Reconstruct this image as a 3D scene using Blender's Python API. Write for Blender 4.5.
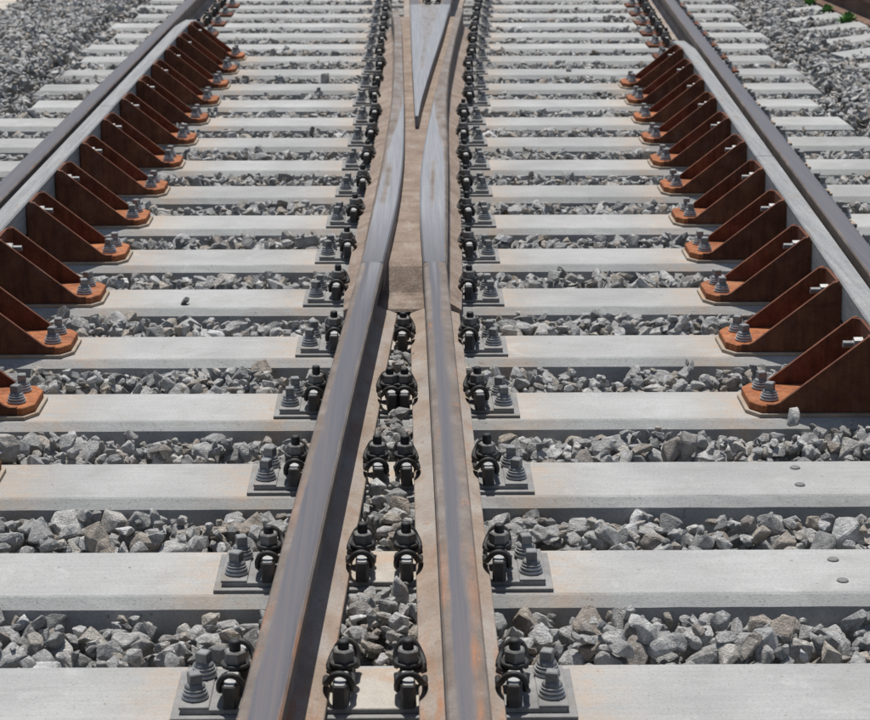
import bpy, bmesh, math, random
import numpy as np
from mathutils import Vector, Matrix, Euler

random.seed(7)
rng = np.random.default_rng(11)
scene = bpy.context.scene
for o in list(bpy.data.objects):
    bpy.data.objects.remove(o)
COL = scene.collection

# ------------------------------------------------------------------ camera
CAM_X, CAM_Z = 1.40729, 1.57724
F_PX, PITCH, YAW = 2087.7, 0.269203, 0.0134345      # focal length in pixels of the 870 wide photo
cam_data = bpy.data.cameras.new('camera')
cam = bpy.data.objects.new('camera', cam_data)
COL.objects.link(cam)
cam.location = (CAM_X, 0.0, CAM_Z)
cam.rotation_euler = (math.pi / 2 - PITCH, 0.0, -YAW)
cam_data.sensor_fit = 'HORIZONTAL'
cam_data.sensor_width = 36.0
cam_data.lens = F_PX / 870.0 * 36.0
cam_data.clip_start = 0.05
cam_data.clip_end = 2000.0
cam_data.dof.use_dof = True
cam_data.dof.focus_distance = 5.0
cam_data.dof.aperture_fstop = 13.0
scene.camera = cam

# ------------------------------------------------------------------ light
SUN_EL = math.radians(72.0)
SUN_AZ = math.radians(-10.0)          # from +Y, negative = towards -X (left)
world = bpy.data.worlds.new('World')
scene.world = world
world.use_nodes = True
wn = world.node_tree
wn.nodes.clear()
sky = wn.nodes.new('ShaderNodeTexSky')
sky.sky_type = 'NISHITA'
sky.sun_disc = False
sky.sun_elevation = SUN_EL
sky.sun_rotation = SUN_AZ
sky.dust_density = 1.5
bg = wn.nodes.new('ShaderNodeBackground')
bg.inputs['Strength'].default_value = 0.088
wo = wn.nodes.new('ShaderNodeOutputWorld')
wn.links.new(sky.outputs[0], bg.inputs[0])
wn.links.new(bg.outputs[0], wo.inputs[0])

sun_data = bpy.data.lights.new('sun', 'SUN')
sun_data.energy = 4.8
sun_data.angle = math.radians(0.53)
sun_data.color = (1.0, 0.97, 0.925)
sun = bpy.data.objects.new('sun', sun_data)
COL.objects.link(sun)
to_sun = Vector((math.sin(SUN_AZ) * math.cos(SUN_EL), math.cos(SUN_AZ) * math.cos(SUN_EL), math.sin(SUN_EL)))
sun.rotation_euler = to_sun.to_track_quat('Z', 'Y').to_euler()
sun.location = (0, 12, 20)

scene.view_settings.view_transform = 'Standard'
scene.view_settings.look = 'None'
scene.view_settings.exposure = 0.0
scene.view_settings.gamma = 1.0
scene.view_settings.use_curve_mapping = False

# ------------------------------------------------------------------ projection (only used to leave out what no view can reach)
def project(X, Y, Z):
    x, y = X - CAM_X, Y
    xc = x * math.cos(YAW) - y * math.sin(YAW)
    yd = x * math.sin(YAW) + y * math.cos(YAW)
    zc = yd * math.cos(PITCH) + (CAM_Z - Z) * math.sin(PITCH)
    yc = (CAM_Z - Z) * math.cos(PITCH) - yd * math.sin(PITCH)
    return 435 + F_PX * xc / zc, 360 + F_PX * yc / zc, zc

# ------------------------------------------------------------------ helpers
def tag(o, label=None, cat=None, group=None, kind=None):
    if label: o['label'] = label
    if cat: o['category'] = cat
    if group: o['group'] = group
    if kind: o['kind'] = kind
    return o

def empty(name, loc, label=None, cat=None, group=None, rz=0.0):
    o = bpy.data.objects.new(name, None)
    o.empty_display_size = 0.05
    COL.objects.link(o)
    o.location = loc
    o.rotation_euler = (0, 0, rz)
    return tag(o, label, cat, group)

def put(name, mesh, parent=None, loc=(0, 0, 0), rz=0.0, scale=None):
    o = bpy.data.objects.new(name, mesh)
    COL.objects.link(o)
    o.parent = parent
    o.location = loc
    o.rotation_euler = (0, 0, rz)
    if scale: o.scale = scale
    return o

class MB:
    """collects shapes of ONE mesh"""
    def __init__(s):
        s.v, s.f, s.sm, s.att = [], [], [], []
    def add(s, verts, faces, smooth=False, att=None):
        b = len(s.v)
        s.v += [tuple(v) for v in verts]
        s.f += [tuple(i + b for i in f) for f in faces]
        s.sm += [smooth] * len(faces)
        s.att += list(att) if att is not None else [0.0] * len(verts)
        return s
    def box(s, x0, x1, y0, y1, z0, z1, ch=0.0):
        if ch <= 0:
            v = [(x0, y0, z0), (x1, y0, z0), (x1, y1, z0), (x0, y1, z0), (x0, y0, z1), (x1, y0, z1), (x1, y1, z1), (x0, y1, z1)]
            f = [(3, 2, 1, 0), (4, 5, 6, 7), (0, 1, 5, 4), (1, 2, 6, 5), (2, 3, 7, 6), (3, 0, 4, 7)]
            return s.add(v, f)
        return s.prism_z([(x0, y0), (x1, y0), (x1, y1), (x0, y1)], z0, z1, ch)
    def prism_z(s, poly, z0, z1, ch=0.0):
        """polygon (counter-clockwise) extruded in z, top edge chamfered by ch"""
        n = len(poly)
        v = [(x, y, z0) for x, y in poly]
        if ch > 0:
            v += [(x, y, z1 - ch) for x, y in poly]
            cx = sum(p[0] for p in poly) / n; cy = sum(p[1] for p in poly) / n
            ins = []
            for i in range(n):
                p0, p1, p2 = Vector(poly[i - 1]), Vector(poly[i]), Vector(poly[(i + 1) % n])
                d1, d2 = (p1 - p0).normalized(), (p2 - p1).normalized()
                n1, n2 = Vector((-d1.y, d1.x)), Vector((-d2.y, d2.x))
                m = (n1 + n2)
                m = m / max(0.3, m.dot(n1))
                ins.append(p1 + m * ch)
            v += [(p.x, p.y, z1) for p in ins]
            L = 3
        else:
            v += [(x, y, z1) for x, y in poly]
            L = 2
        f = [tuple(reversed(range(n))), tuple(range((L - 1) * n, L * n))]
        for k in range(L - 1):
            for i in range(n):
                j = (i + 1) % n
                f.append((k * n + i, k * n + j, (k + 1) * n + j, (k + 1) * n + i))
        return s.add(v, f)
    def prism_y(s, poly, y0, y1):
        """polygon in (x, z), extruded along y"""
        n = len(poly)
        v = [(x, y0, z) for x, z in poly] + [(x, y1, z) for x, z in poly]
        f = [tuple(range(n)), tuple(reversed(range(n, 2 * n)))]
        for i in range(n):
            j = (i + 1) % n
            f.append((i, n + i, n + j, j))
        return s.add(v, f)
    def lathe(s, prof, n=16, cx=0, cy=0, smooth=True):
        v, f = [], []
        for r, z in prof:
            for k in range(n):
                a = 2 * math.pi * k / n
                v.append((cx + r * math.cos(a), cy + r * math.sin(a), z))
        for i in range(len(prof) - 1):
            for k in range(n):
                j = (k + 1) % n
                f.append((i * n + k, i * n + j, (i + 1) * n + j, (i + 1) * n + k))
        f.append(tuple(reversed(range(n))))
        f.append(tuple(range((len(prof) - 1) * n, len(prof) * n)))
        return s.add(v, f, smooth)
    def tube(s, pts, r, n=7, sub=3):
        P = [Vector(p) for p in pts]
        Q = []
        for i in range(len(P) - 1):
            p0, p1, p2, p3 = P[max(i - 1, 0)], P[i], P[i + 1], P[min(i + 2, len(P) - 1)]
            for k in range(sub):
                t = k / sub
                Q.append(0.5 * ((2 * p1) + (p2 - p0) * t + (2 * p0 - 5 * p1 + 4 * p2 - p3) * t * t + (3 * p1 - p0 - 3 * p2 + p3) * t ** 3))
        Q.append(P[-1])
        v, f = [], []
        ref = Vector((0.31, 0.2, 0.93)).normalized()
        u = None
        for i, q in enumerate(Q):
            d = (Q[min(i + 1, len(Q) - 1)] - Q[max(i - 1, 0)]).normalized()
            if u is None:
                u = d.cross(ref).normalized()
            else:
                u = (u - d * u.dot(d)).normalized()
            w = d.cross(u)
            for k in range(n):
                a = 2 * math.pi * k / n
                v.append(q + (u * math.cos(a) + w * math.sin(a)) * r)
        m = len(Q)
        for i in range(m - 1):
            for k in range(n):
                j = (k + 1) % n
                f.append((i * n + k, i * n + j, (i + 1) * n + j, (i + 1) * n + k))
        f.append(tuple(reversed(range(n))))
        f.append(tuple(range((m - 1) * n, m * n)))
        return s.add(v, f, True)
    def grid(s, rows, closed=False, att=None, smooth=False, caps=False):
        """rows: equal-length lists of points, bridged one to the next"""
        n = len(rows[0])
        v = [p for r in rows for p in r]
        f = []
        for i in range(len(rows) - 1):
            for k in range(n if closed else n - 1):
                j = (k + 1) % n
                f.append((i * n + k, i * n + j, (i + 1) * n + j, (i + 1) * n + k))
        if caps:
            f.append(tuple(reversed(range(n))))
            f.append(tuple(range((len(rows) - 1) * n, len(rows) * n)))
        return s.add(v, f, smooth, att)
    def mesh(s, name, mat, attname=None, fix=True):
        me = bpy.data.meshes.new(name)
        me.from_pydata(s.v, [], s.f)
        if attname:
            a = me.attributes.new(attname, 'FLOAT', 'POINT')
            a.data.foreach_set('value', np.array(s.att, dtype=np.float32))
        me.polygons.foreach_set('use_smooth', np.array(s.sm, dtype=bool))
        me.materials.append(mat)
        if fix:
            bm = bmesh.new(); bm.from_mesh(me)
            bmesh.ops.recalc_face_normals(bm, faces=bm.faces)
            bm.to_mesh(me); bm.free()
        me.update()
        return me

# ------------------------------------------------------------------ materials
class NT:
    def __init__(s, name):
        s.m = bpy.data.materials.new(name)
        s.m.use_nodes = True
        s.t = s.m.node_tree
        s.t.nodes.clear()
        s.out = s.n('ShaderNodeOutputMaterial')
        s.b = s.n('ShaderNodeBsdfPrincipled')
        s.l(s.b.outputs[0], s.out.inputs[0])
        s.geo = s.n('ShaderNodeNewGeometry')
        s.tc = s.n('ShaderNodeTexCoord')
    def n(s, t, **kw):
        x = s.t.nodes.new(t)
        for k, v in kw.items(): setattr(x, k, v)
        return x
    def l(s, a, b): s.t.links.new(a, b)
    def set(s, sock, v):
        if hasattr(v, 'default_value') or hasattr(v, 'links'): s.l(v, sock)
        else: sock.default_value = v
    def noise(s, scale, detail=4, rough=0.55, vec=None, dist=0.0):
        x = s.n('ShaderNodeTexNoise')
        x.inputs['Scale'].default_value = scale
        x.inputs['Detail'].default_value = detail
        x.inputs['Roughness'].default_value = rough
        x.inputs['Distortion'].default_value = dist
        s.l(vec if vec is not None else s.geo.outputs['Position'], x.inputs['Vector'])
        return x.outputs[0]
    def stretch(s, sc):
        x = s.n('ShaderNodeMapping')
        x.inputs['Scale'].default_value = sc
        s.l(s.geo.outputs['Position'], x.inputs['Vector'])
        return x.outputs[0]
    def ramp(s, fac, stops):
        x = s.n('ShaderNodeValToRGB')
        e = x.color_ramp.elements
        while len(e) < len(stops): e.new(0.5)
        for el, (p, c) in zip(e, stops):
            el.position = p
            el.color = (c, c, c, 1) if isinstance(c, (int, float)) else (*c, 1)
        s.l(fac, x.inputs[0])
        return x.outputs[0]
    def mix(s, fac, a, b, mode='MIX'):
        x = s.n('ShaderNodeMix', data_type='RGBA', blend_type=mode)
        s.set(x.inputs[0], fac)
        for sock, c in ((x.inputs[6], a), (x.inputs[7], b)):
            if isinstance(c, tuple): sock.default_value = (*c, 1)
            else: s.l(c, sock)
        return x.outputs[2]
    def math(s, op, a, b=0.0, clamp=False):
        x = s.n('ShaderNodeMath', operation=op, use_clamp=clamp)
        s.set(x.inputs[0], a); s.set(x.inputs[1], b)
        return x.outputs[0]
    def attr(s, name):
        x = s.n('ShaderNodeAttribute', attribute_name=name)
        return x.outputs['Fac']
    def bump(s, h, strength, dist):
        x = s.n('ShaderNodeBump')
        x.inputs['Strength'].default_value = strength
        x.inputs['Distance'].default_value = dist
        s.l(h, x.inputs['Height'])
        s.l(x.outputs[0], s.b.inputs['Normal'])
    def rand(s):
        return s.n('ShaderNodeObjectInfo').outputs['Random']
    def fin(s, col, rough=0.8, metal=0.0, spec=0.5):
        if isinstance(col, tuple): s.b.inputs['Base Color'].default_value = (*col, 1)
        else: s.l(col, s.b.inputs['Base Color'])
        s.set(s.b.inputs['Roughness'], rough)
        s.set(s.b.inputs['Metallic'], metal)
        s.b.inputs['Specular IOR Level'].default_value = spec
        return s.m

def mat_concrete():
    t = NT('concrete')
    big = t.ramp(t.noise(3.0, 3), [(0.3, (0.305, 0.307, 0.296)), (0.7, (0.405, 0.407, 0.392))])
    streak = t.ramp(t.noise(1.0, 5, 0.6, t.stretch((5, 90, 40))), [(0.35, 0.93), (0.65, 1.03)])
    c = t.mix(1.0, big, streak, 'MULTIPLY')
    fine = t.ramp(t.noise(160, 3, 0.7), [(0.3, 0.86), (0.6, 1.03)])
    c = t.mix(1.0, c, fine, 'MULTIPLY')
    blot = t.ramp(t.noise(11, 5, 0.65, None, 0.6), [(0.55, 0.0), (0.75, 0.35)])
    c = t.mix(blot, c, (0.29, 0.285, 0.27))
    spots = t.ramp(t.noise(48, 2, 0.5), [(0.70, 0.0), (0.75, 0.75)])
    c = t.mix(spots, c, (0.17, 0.165, 0.155))
    pores = t.ramp(t.noise(190, 1, 0.4), [(0.655, 0.0), (0.72, 0.75)])
    c = t.mix(pores, c, (0.20, 0.20, 0.19))
    pale = t.ramp(t.noise(6.5, 6, 0.7, None, 1.2), [(0.58, 0.0), (0.70, 0.35)])
    c = t.mix(pale, c, (0.52, 0.52, 0.50))
    grease = t.ramp(t.noise(4.3, 7, 0.75, None, 0.8), [(0.52, 0.0), (0.72, 0.55)])
    c = t.mix(grease, c, (0.25, 0.245, 0.23))
    tone = t.ramp(t.rand(), [(0, 0.90), (1, 1.06)])
    c = t.mix(1.0, c, tone, 'MULTIPLY')
    st = t.math('MULTIPLY', t.attr('stain'), t.ramp(t.noise(24, 4, 0.6), [(0.3, 0.0), (0.7, 1.0)]))
    c = t.mix(t.math('MULTIPLY', st, 0.62, True), c, (0.42, 0.28, 0.17))
    t.bump(t.math('ADD', t.noise(220, 4, 0.7), t.math('MULTIPLY', t.noise(30, 4), 0.8)), 0.35, 0.004)
    return t.fin(c, 0.9, 0, 0.3)

def mat_stone(source):
    t = NT('crushed_stone_' + source)
    r = t.rand() if source == 'single' else t.attr('tint')
    base = t.ramp(r, [(0.0, (0.26, 0.26, 0.25)), (0.12, (0.40, 0.40, 0.39)), (0.34, (0.57, 0.562, 0.54)), (0.52, (0.47, 0.465, 0.445)),
                      (0.66, (0.66, 0.65, 0.62)), (0.76, (0.55, 0.50, 0.43)), (0.84, (0.45, 0.395, 0.335)), (0.90, (0.36, 0.335, 0.31)), (0.94, (0.54, 0.535, 0.515)), (1.0, (0.78, 0.775, 0.755))])
    m = t.ramp(t.noise(38, 5, 0.65, None, 0.4), [(0.3, 0.68), (0.7, 1.22)])
    c = t.mix(1.0, base, m, 'MULTIPLY')
    g = t.ramp(t.noise(330, 3, 0.7), [(0.35, 0.72), (0.65, 1.2)])
    c = t.mix(1.0, c, g, 'MULTIPLY')
    iron = t.ramp(t.noise(14, 4, 0.6), [(0.6, 0.0), (0.74, 0.5)])
    c = t.mix(iron, c, (0.31, 0.245, 0.18))
    t.bump(t.math('ADD', t.noise(60, 6, 0.72, None, 0.6), t.math('MULTIPLY', t.noise(300, 3), 0.3)), 1.0, 0.016)
    return t.fin(c, 0.92, 0, 0.25)

def mat_rust(name='rusted_steel', dark=1.0):
    t = NT(name)
    c = t.ramp(t.noise(16, 5, 0.65, None, 0.5), [(0.22, (0.16, 0.050, 0.022)), (0.5, (0.34, 0.118, 0.044)), (0.8, (0.50, 0.21, 0.085))])
    f = t.ramp(t.noise(190, 4, 0.7), [(0.3, 0.7), (0.7, 1.2)])
    c = t.mix(1.0, c, f, 'MULTIPLY')
    run = t.ramp(t.noise(1.0, 5, 0.65, t.stretch((55, 55, 5))), [(0.45, 0.0), (0.7, 0.65)])
    c = t.mix(run, c, (0.13, 0.042, 0.018))
    dust = t.ramp(t.noise(9, 6, 0.7), [(0.55, 0.0), (0.75, 0.5)])
    c = t.mix(dust, c, (0.42, 0.27, 0.18))
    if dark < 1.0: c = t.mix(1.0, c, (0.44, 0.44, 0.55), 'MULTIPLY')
    tone = t.ramp(t.rand(), [(0, 0.8), (1, 1.12)])
    c = t.mix(1.0, c, tone, 'MULTIPLY')
    t.bump(t.noise(120, 5, 0.7), 0.4, 0.003)
    return t.fin(c, 0.82, 0.0, 0.3)

def mat_rail(name='rail_steel', frog=False):
    """rail steel: attribute shine = polished by the wheels, rest rusted and dusty"""
    t = NT(name)
    long = t.stretch((110, 0.9, 60))
    head = t.ramp(t.noise(9, 5, 0.65), [(0.25, (0.10, 0.076, 0.060)), (0.5, (0.15, 0.118, 0.095)), (0.75, (0.225, 0.19, 0.163))])
    foot = t.ramp(t.noise(7, 5, 0.65), [(0.25, (0.20, 0.14, 0.10)), (0.5, (0.29, 0.225, 0.175)), (0.75, (0.37, 0.335, 0.295))])
    sep = t.n('ShaderNodeSeparateXYZ'); t.l(t.geo.outputs['Position'], sep.inputs[0])
    rust = t.mix(t.math('GREATER_THAN', sep.outputs[2], 0.075), foot, head)
    grime = t.ramp(t.noise(1.0, 5, 0.65, t.stretch((14, 3, 14))), [(0.42, 0.0), (0.72, 0.7)])
    ish = t.math('GREATER_THAN', sep.outputs[2], 0.075)
    rust = t.mix(t.math('MULTIPLY', grime, t.math('SUBTRACT', 1.0, t.math('MULTIPLY', ish, 0.65))), rust, (0.33, 0.325, 0.315))
    patch = t.ramp(t.noise(1.0, 4, 0.65, t.stretch((26, 7, 26))), [(0.60, 0.0), (0.72, 0.6)])
    rust = t.mix(patch, rust, (0.34, 0.165, 0.08))
    nr = t.math('MULTIPLY', t.math('SUBTRACT', 4.3, sep.outputs[1], True), t.ramp(t.noise(1.0, 4, 0.6, t.stretch((30, 3, 30))), [(0.48, 0.0), (0.66, 0.7)]))
    rust = t.mix(nr, rust, (0.36, 0.15, 0.06))
    scale = t.ramp(t.noise(60, 4, 0.7), [(0.60, 0.0), (0.70, 0.6)])
    rust = t.mix(scale, rust, (0.12, 0.085, 0.065))
    fine = t.ramp(t.noise(200, 3, 0.7), [(0.3, 0.8), (0.7, 1.12)])
    rust = t.mix(1.0, rust, fine, 'MULTIPLY')
    steel = t.ramp(t.noise(1.0, 5, 0.65, long), [(0.3, (0.082, 0.081, 0.094)), (0.5, (0.108, 0.101, 0.108)), (0.70, (0.130, 0.111, 0.104)), (0.85, (0.175, 0.168, 0.165))])
    bright = t.ramp(t.noise(1.0, 6, 0.7, t.stretch((140, 2.0, 60)), 0.0), [(0.25, (0.165, 0.166, 0.174)), (0.5, (0.235, 0.236, 0.244)), (0.75, (0.31, 0.31, 0.312))])
    steel = t.mix(t.math('MULTIPLY', t.math('SUBTRACT', sep.outputs[1], 6.0, True), 1.0, True), steel, bright) if frog else t.mix(t.ramp(t.attr('shine'), [(0.80, 0.0), (1.0, 1.0)]), steel, bright)
    edge = t.math('ADD', t.attr('shine'), t.math('MULTIPLY', t.math('SUBTRACT', t.noise(1.0, 4, 0.6, t.stretch((30, 5, 30))), 0.5), 0.7))
    k = t.ramp(edge, [(0.28, 0.0), (0.62, 1.0)])
    c = t.mix(k, rust, steel)
    t.bump(t.math('ADD', t.noise(150, 4, 0.7), t.math('MULTIPLY', t.noise(25, 3), 0.6)), 0.22, 0.003)
    rough = t.ramp(k, [(0.0, 0.8), (1.0, 0.5)])
    metal = t.ramp(k, [(0.0, 0.0), (1.0, 0.2)])
    return t.fin(c, rough, metal, 0.4)

def mat_simple(name, lo, hi, scale, rough, metal=0.0, bump=0.2, spec=0.4, stain=None):
    t = NT(name)
    c = t.ramp(t.noise(scale, 5, 0.65), [(0.3, lo), (0.7, hi)])
    if stain:
        s = t.ramp(t.noise(scale * 0.6, 4, 0.6, None, 0.5), [(0.52, 0.0), (0.72, 0.7)])
        c = t.mix(s, c, stain)
    f = t.ramp(t.noise(230, 3, 0.7), [(0.3, 0.82), (0.7, 1.12)])
    c = t.mix(1.0, c, f, 'MULTIPLY')
    t.bump(t.noise(140, 4, 0.7), bump, 0.003)
    return t.fin(c, rough, metal, spec)

def mat_cast():
    t = NT('brown_cast_steel')
    c = t.ramp(t.noise(8, 6, 0.7), [(0.28, (0.155, 0.112, 0.085)), (0.5, (0.245, 0.187, 0.148)), (0.74, (0.33, 0.275, 0.23))])
    lite = t.ramp(t.noise(1.0, 5, 0.7, t.stretch((20, 5, 20))), [(0.55, 0.0), (0.72, 0.6)])
    c = t.mix(lite, c, (0.36, 0.33, 0.30))
    oil = t.ramp(t.noise(5, 6, 0.72, None, 0.8), [(0.56, 0.0), (0.68, 0.6)])
    c = t.mix(oil, c, (0.12, 0.095, 0.078))
    grit = t.ramp(t.noise(170, 3, 0.7), [(0.34, 0.7), (0.62, 1.15)])
    c = t.mix(1.0, c, grit, 'MULTIPLY')
    t.bump(t.math('ADD', t.noise(110, 5, 0.75), t.math('MULTIPLY', t.noise(24, 3), 0.5)), 0.6, 0.004)
    return t.fin(c, 0.85, 0, 0.3)

def mat_check():
    t = NT('grey_check_rail')
    c = t.ramp(t.noise(1.0, 6, 0.7, t.stretch((70, 2.2, 30))), [(0.28, (0.17, 0.172, 0.172)), (0.5, (0.245, 0.247, 0.245)), (0.75, (0.33, 0.33, 0.322))])
    rust = t.ramp(t.noise(1.0, 5, 0.7, t.stretch((30, 6, 30))), [(0.58, 0.0), (0.70, 0.6)])
    c = t.mix(rust, c, (0.24, 0.165, 0.115))
    dust = t.ramp(t.noise(12, 6, 0.7), [(0.52, 0.0), (0.74, 0.5)])
    c = t.mix(dust, c, (0.33, 0.32, 0.30))
    sp = t.ramp(t.noise(120, 3, 0.7), [(0.32, 0.75), (0.6, 1.06)])
    c = t.mix(1.0, c, sp, 'MULTIPLY')
    t.bump(t.noise(130, 5, 0.7), 0.35, 0.003)
    return t.fin(c, 0.66, 0.1, 0.35)

M_CONC = mat_concrete()
M_STONE1 = mat_stone('single')
M_STONE = mat_stone('mass')
M_RUST = mat_rust()
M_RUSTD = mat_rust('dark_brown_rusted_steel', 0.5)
M_RAIL = mat_rail()
M_FROG = mat_rail('crossing_steel', True)
M_PLATE = mat_simple('plate_steel', (0.17, 0.168, 0.163), (0.29, 0.286, 0.275), 14, 0.75, 0.0, 0.3, 0.3, (0.23, 0.19, 0.15))
M_PLATE_PALE = mat_simple('dusty_plate_steel', (0.33, 0.295, 0.25), (0.46, 0.425, 0.375), 12, 0.8, 0.0, 0.3, 0.3, (0.42, 0.25, 0.14))
M_CLIP = mat_simple('black_spring_steel', (0.016, 0.016, 0.017), (0.036, 0.035, 0.033), 40, 0.62, 0.0, 0.3, 0.4, (0.075, 0.066, 0.056))
M_NUT = mat_simple('dark_nut_steel', (0.12, 0.117, 0.11), (0.25, 0.242, 0.228), 40, 0.55, 0.2, 0.2, 0.5)
M_RIB = mat_simple('rib_steel', (0.035, 0.034, 0.033), (0.085, 0.082, 0.078), 30, 0.65, 0.1, 0.2, 0.4)  # rib body darkened in colour to stand for its shaded front
M_SCREW = mat_simple('galvanised_screw', (0.15, 0.153, 0.15), (0.27, 0.27, 0.262), 40, 0.55, 0.25, 0.2, 0.5)
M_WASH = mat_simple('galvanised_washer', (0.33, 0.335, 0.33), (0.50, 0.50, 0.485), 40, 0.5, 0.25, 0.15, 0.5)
M_BOLT = mat_simple('zinc_bolt', (0.33, 0.325, 0.31), (0.48, 0.47, 0.45), 40, 0.45, 0.3, 0.15, 0.5)
M_CAST = mat_cast()
M_CHECK = mat_check()
M_PLUG = mat_simple('plug_plastic', (0.13, 0.13, 0.127), (0.20, 0.197, 0.19), 50, 0.7, 0.0, 0.2)
M_UNDER = mat_simple('stained_plate_steel', (0.26, 0.20, 0.145), (0.40, 0.34, 0.27), 12, 0.8, 0.0, 0.3, 0.3, (0.40, 0.23, 0.12))
M_BED = mat_simple('ballast_fines', (0.10, 0.10, 0.095), (0.22, 0.215, 0.20), 40, 0.95, 0.0, 0.9, 0.2)
M_SAND = mat_simple('pale_sandy_soil', (0.36, 0.32, 0.27), (0.50, 0.46, 0.40), 5, 0.95, 0.0, 0.6, 0.2, (0.33, 0.31, 0.28))
M_LEAF = mat_simple('weed_leaf', (0.07, 0.17, 0.045), (0.15, 0.31, 0.09), 30, 0.6, 0.0, 0.2)
M_DARKRAIL = mat_simple('brown_rusted_rail', (0.11, 0.062, 0.04), (0.20, 0.12, 0.085), 8, 0.85, 0.0, 0.3, 0.3, (0.22, 0.16, 0.12))

# ------------------------------------------------------------------ layout of the place
S = 0.6                                   # sleeper spacing
Y_BACK = 3.5835                           # rear top edge of the nearest sleeper
N_SL = 22
TOPW = 0.24
HR = 0.19                                 # running surface above the sleeper tops
def yb(n): return Y_BACK + S * n
def yc(n): return yb(n) - TOPW / 2

def stock_r(Y): return 2.4966 + 0.0450 * Y           # gauge edge of right stock rail
def stock_l(Y): return 0.0
def check_r_in(Y): return stock_r(Y) - 0.044 - 0.070
def check_l_in(Y): return 0.046 + 0.070
def close_l(Y): return 1.174 + 0.0352 * (Y - 2.95) + 0.00135 * (Y - 2.95) ** 2
def close_r(Y): return 1.501 - 0.0036 * (Y - 2.95)
Y_WELD = 6.14

CLAMP_L = {5: 1.186, 6: 1.198, 7: 1.214, 8: 1.228, 9: 1.237, 10: 1.245, 11: 1.254, 12: 1.238, 13: 1.250, 14: 1.258, 15: 1.247, 16: 1.252, 17: 1.255, 18: 1.258, 19: 1.26, 20: 1.262, 21: 1.264}
CLAMP_R = {5: 1.603, 6: 1.616, 7: 1.628, 8: 1.639, 9: 1.652, 10: 1.664, 11: 1.679, 12: 1.724, 13: 1.738, 14: 1.756, 15: 1.792, 16: 1.815, 17: 1.845, 18: 1.875, 19: 1.905, 20: 1.935, 21: 1.965}
def clamp_xl(n): return close_l(yc(n)) - 0.0955 if n <= 4 else CLAMP_L[n]
def clamp_xr(n): return close_r(yc(n)) + 0.0965 if n <= 4 else CLAMP_R[n]

BR_L = range(2, 16)
BR_R = range(3, 14)
BR_LEN = 0.325

ORD = ['first', 'second', 'third', 'fourth', 'fifth', 'sixth', 'seventh', 'eighth', 'ninth', 'tenth', 'eleventh', 'twelfth',
       'thirteenth', 'fourteenth', 'fifteenth', 'sixteenth', 'seventeenth', 'eighteenth', 'nineteenth', 'twentieth', 'twenty-first', 'twenty-second']

# ------------------------------------------------------------------ ground and ballast bed
def ground():
    mb = MB()
    R = 400
    mb.add([(-R, -R, -0.34), (R, -R, -0.34), (R, R, -0.34), (-R, R, -0.34)], [(0, 1, 2, 3)])
    tag(put('ground', mb.mesh('ground', M_SAND)), kind='structure')
ground()

def left_end(n): return -0.56 + 0.05 * math.sin(n * 2.7)
def right_end(n):
    return stock_r(yc(n)) + 0.60 + 0.05 * math.sin(n * 1.9 + 1)

def bed_height(x, y):
    """top of the fine stone below the loose stones"""
    z = -0.088 + 0.0 * x
    z = z + 0.012 * np.sin(x * 5.1 + y * 1.3) + 0.012 * np.sin(y * 6.3 - x * 2.2)
    z = np.where(x < -0.75, z + 0.05, z)
    d = np.clip((-1.22 - 0.06 * (y - 13.5)) - x, 0, 1.0)
    z = z - d * 0.6
    e = np.clip((x - (stock_r(y) + 0.62)) / 0.4, 0, 1)
    z = z + 0.045 * e
    f = np.clip(x - 4.0, 0, 1.5)
    z = z + 0.05 * f
    return z

X0, X1, YA, YB_ = -2.6, 5.8, 2.4, 19.4
def bed():
    nx, ny = 85, 171
    xs = np.linspace(X0, X1, nx); ys = np.linspace(YA, YB_, ny)
    gx, gy = np.meshgrid(xs, ys)
    z = bed_height(gx, gy) - 0.02 + rng.normal(0, 0.006, gx.shape)
    v = np.stack([gx.ravel(), gy.ravel(), z.ravel()], 1)
    f = []
    for j in range(ny - 1):
        for i in range(nx - 1):
            a = j * nx + i
            f.append((a, a + 1, a + nx + 1, a + nx))
    mb = MB(); mb.add(v.tolist(), f, True)
    # skirt down into the ground so that the bed has thickness
    return tag(put('ballast_bed', mb.mesh('ballast_bed', M_BED)), kind='structure')
BED = bed()

# ------------------------------------------------------------------ sleepers
def sleeper_mesh(x0, x1, toes, seed, plate=None):
    r = random.Random(seed)
    H = TOPW / 2
    prof = [(-H, 0.0), (-H - 0.006, -0.003), (-H - 0.029, -0.021), (-H - 0.037, -0.215), (H + 0.037, -0.215), (H + 0.029, -0.021), (H + 0.006, -0.003), (H, 0.0)]
    nseg = max(4, int((x1 - x0) / 0.06))
    rows, att = [], []
    for i in range(nseg + 1):
        x = x0 + (x1 - x0) * i / nseg
        row = []
        for k, (y, z) in enumerate(prof):
            jy = r.gauss(0, 0.0004)
            jz = r.gauss(0, 0.0003) if k in (1, 2, 5, 6) else 0
            inset = 0.0
            xx = x
            if i in (0, nseg):
                sgn = 1 if i == 0 else -1
                xx = x + sgn * (0.028 if z > -0.001 else 0.02 if z > -0.02 else 0.0)
            row.append((xx, y + jy, z + jz))
            st = 0.0
            for tx in toes:
                st = max(st, max(0.0, 1 - abs(x - tx) / 0.13))
            att.append(st)
        rows.append(row)
    mb = MB().grid(rows, closed=True, att=att, caps=True)
    return mb.mesh('sleeper', M_CONC, 'stain')

PLUG = MB().lathe([(0.0125, 0.0), (0.0125, 0.004), (0.0105, 0.0065), (0.004, 0.0055)], 16).mesh('plug', M_PLUG)
def toe_r(n): return check_r_in(yc(n)) - BR_LEN
def toe_l(n): return check_l_in(yc(n)) + BR_LEN

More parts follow.
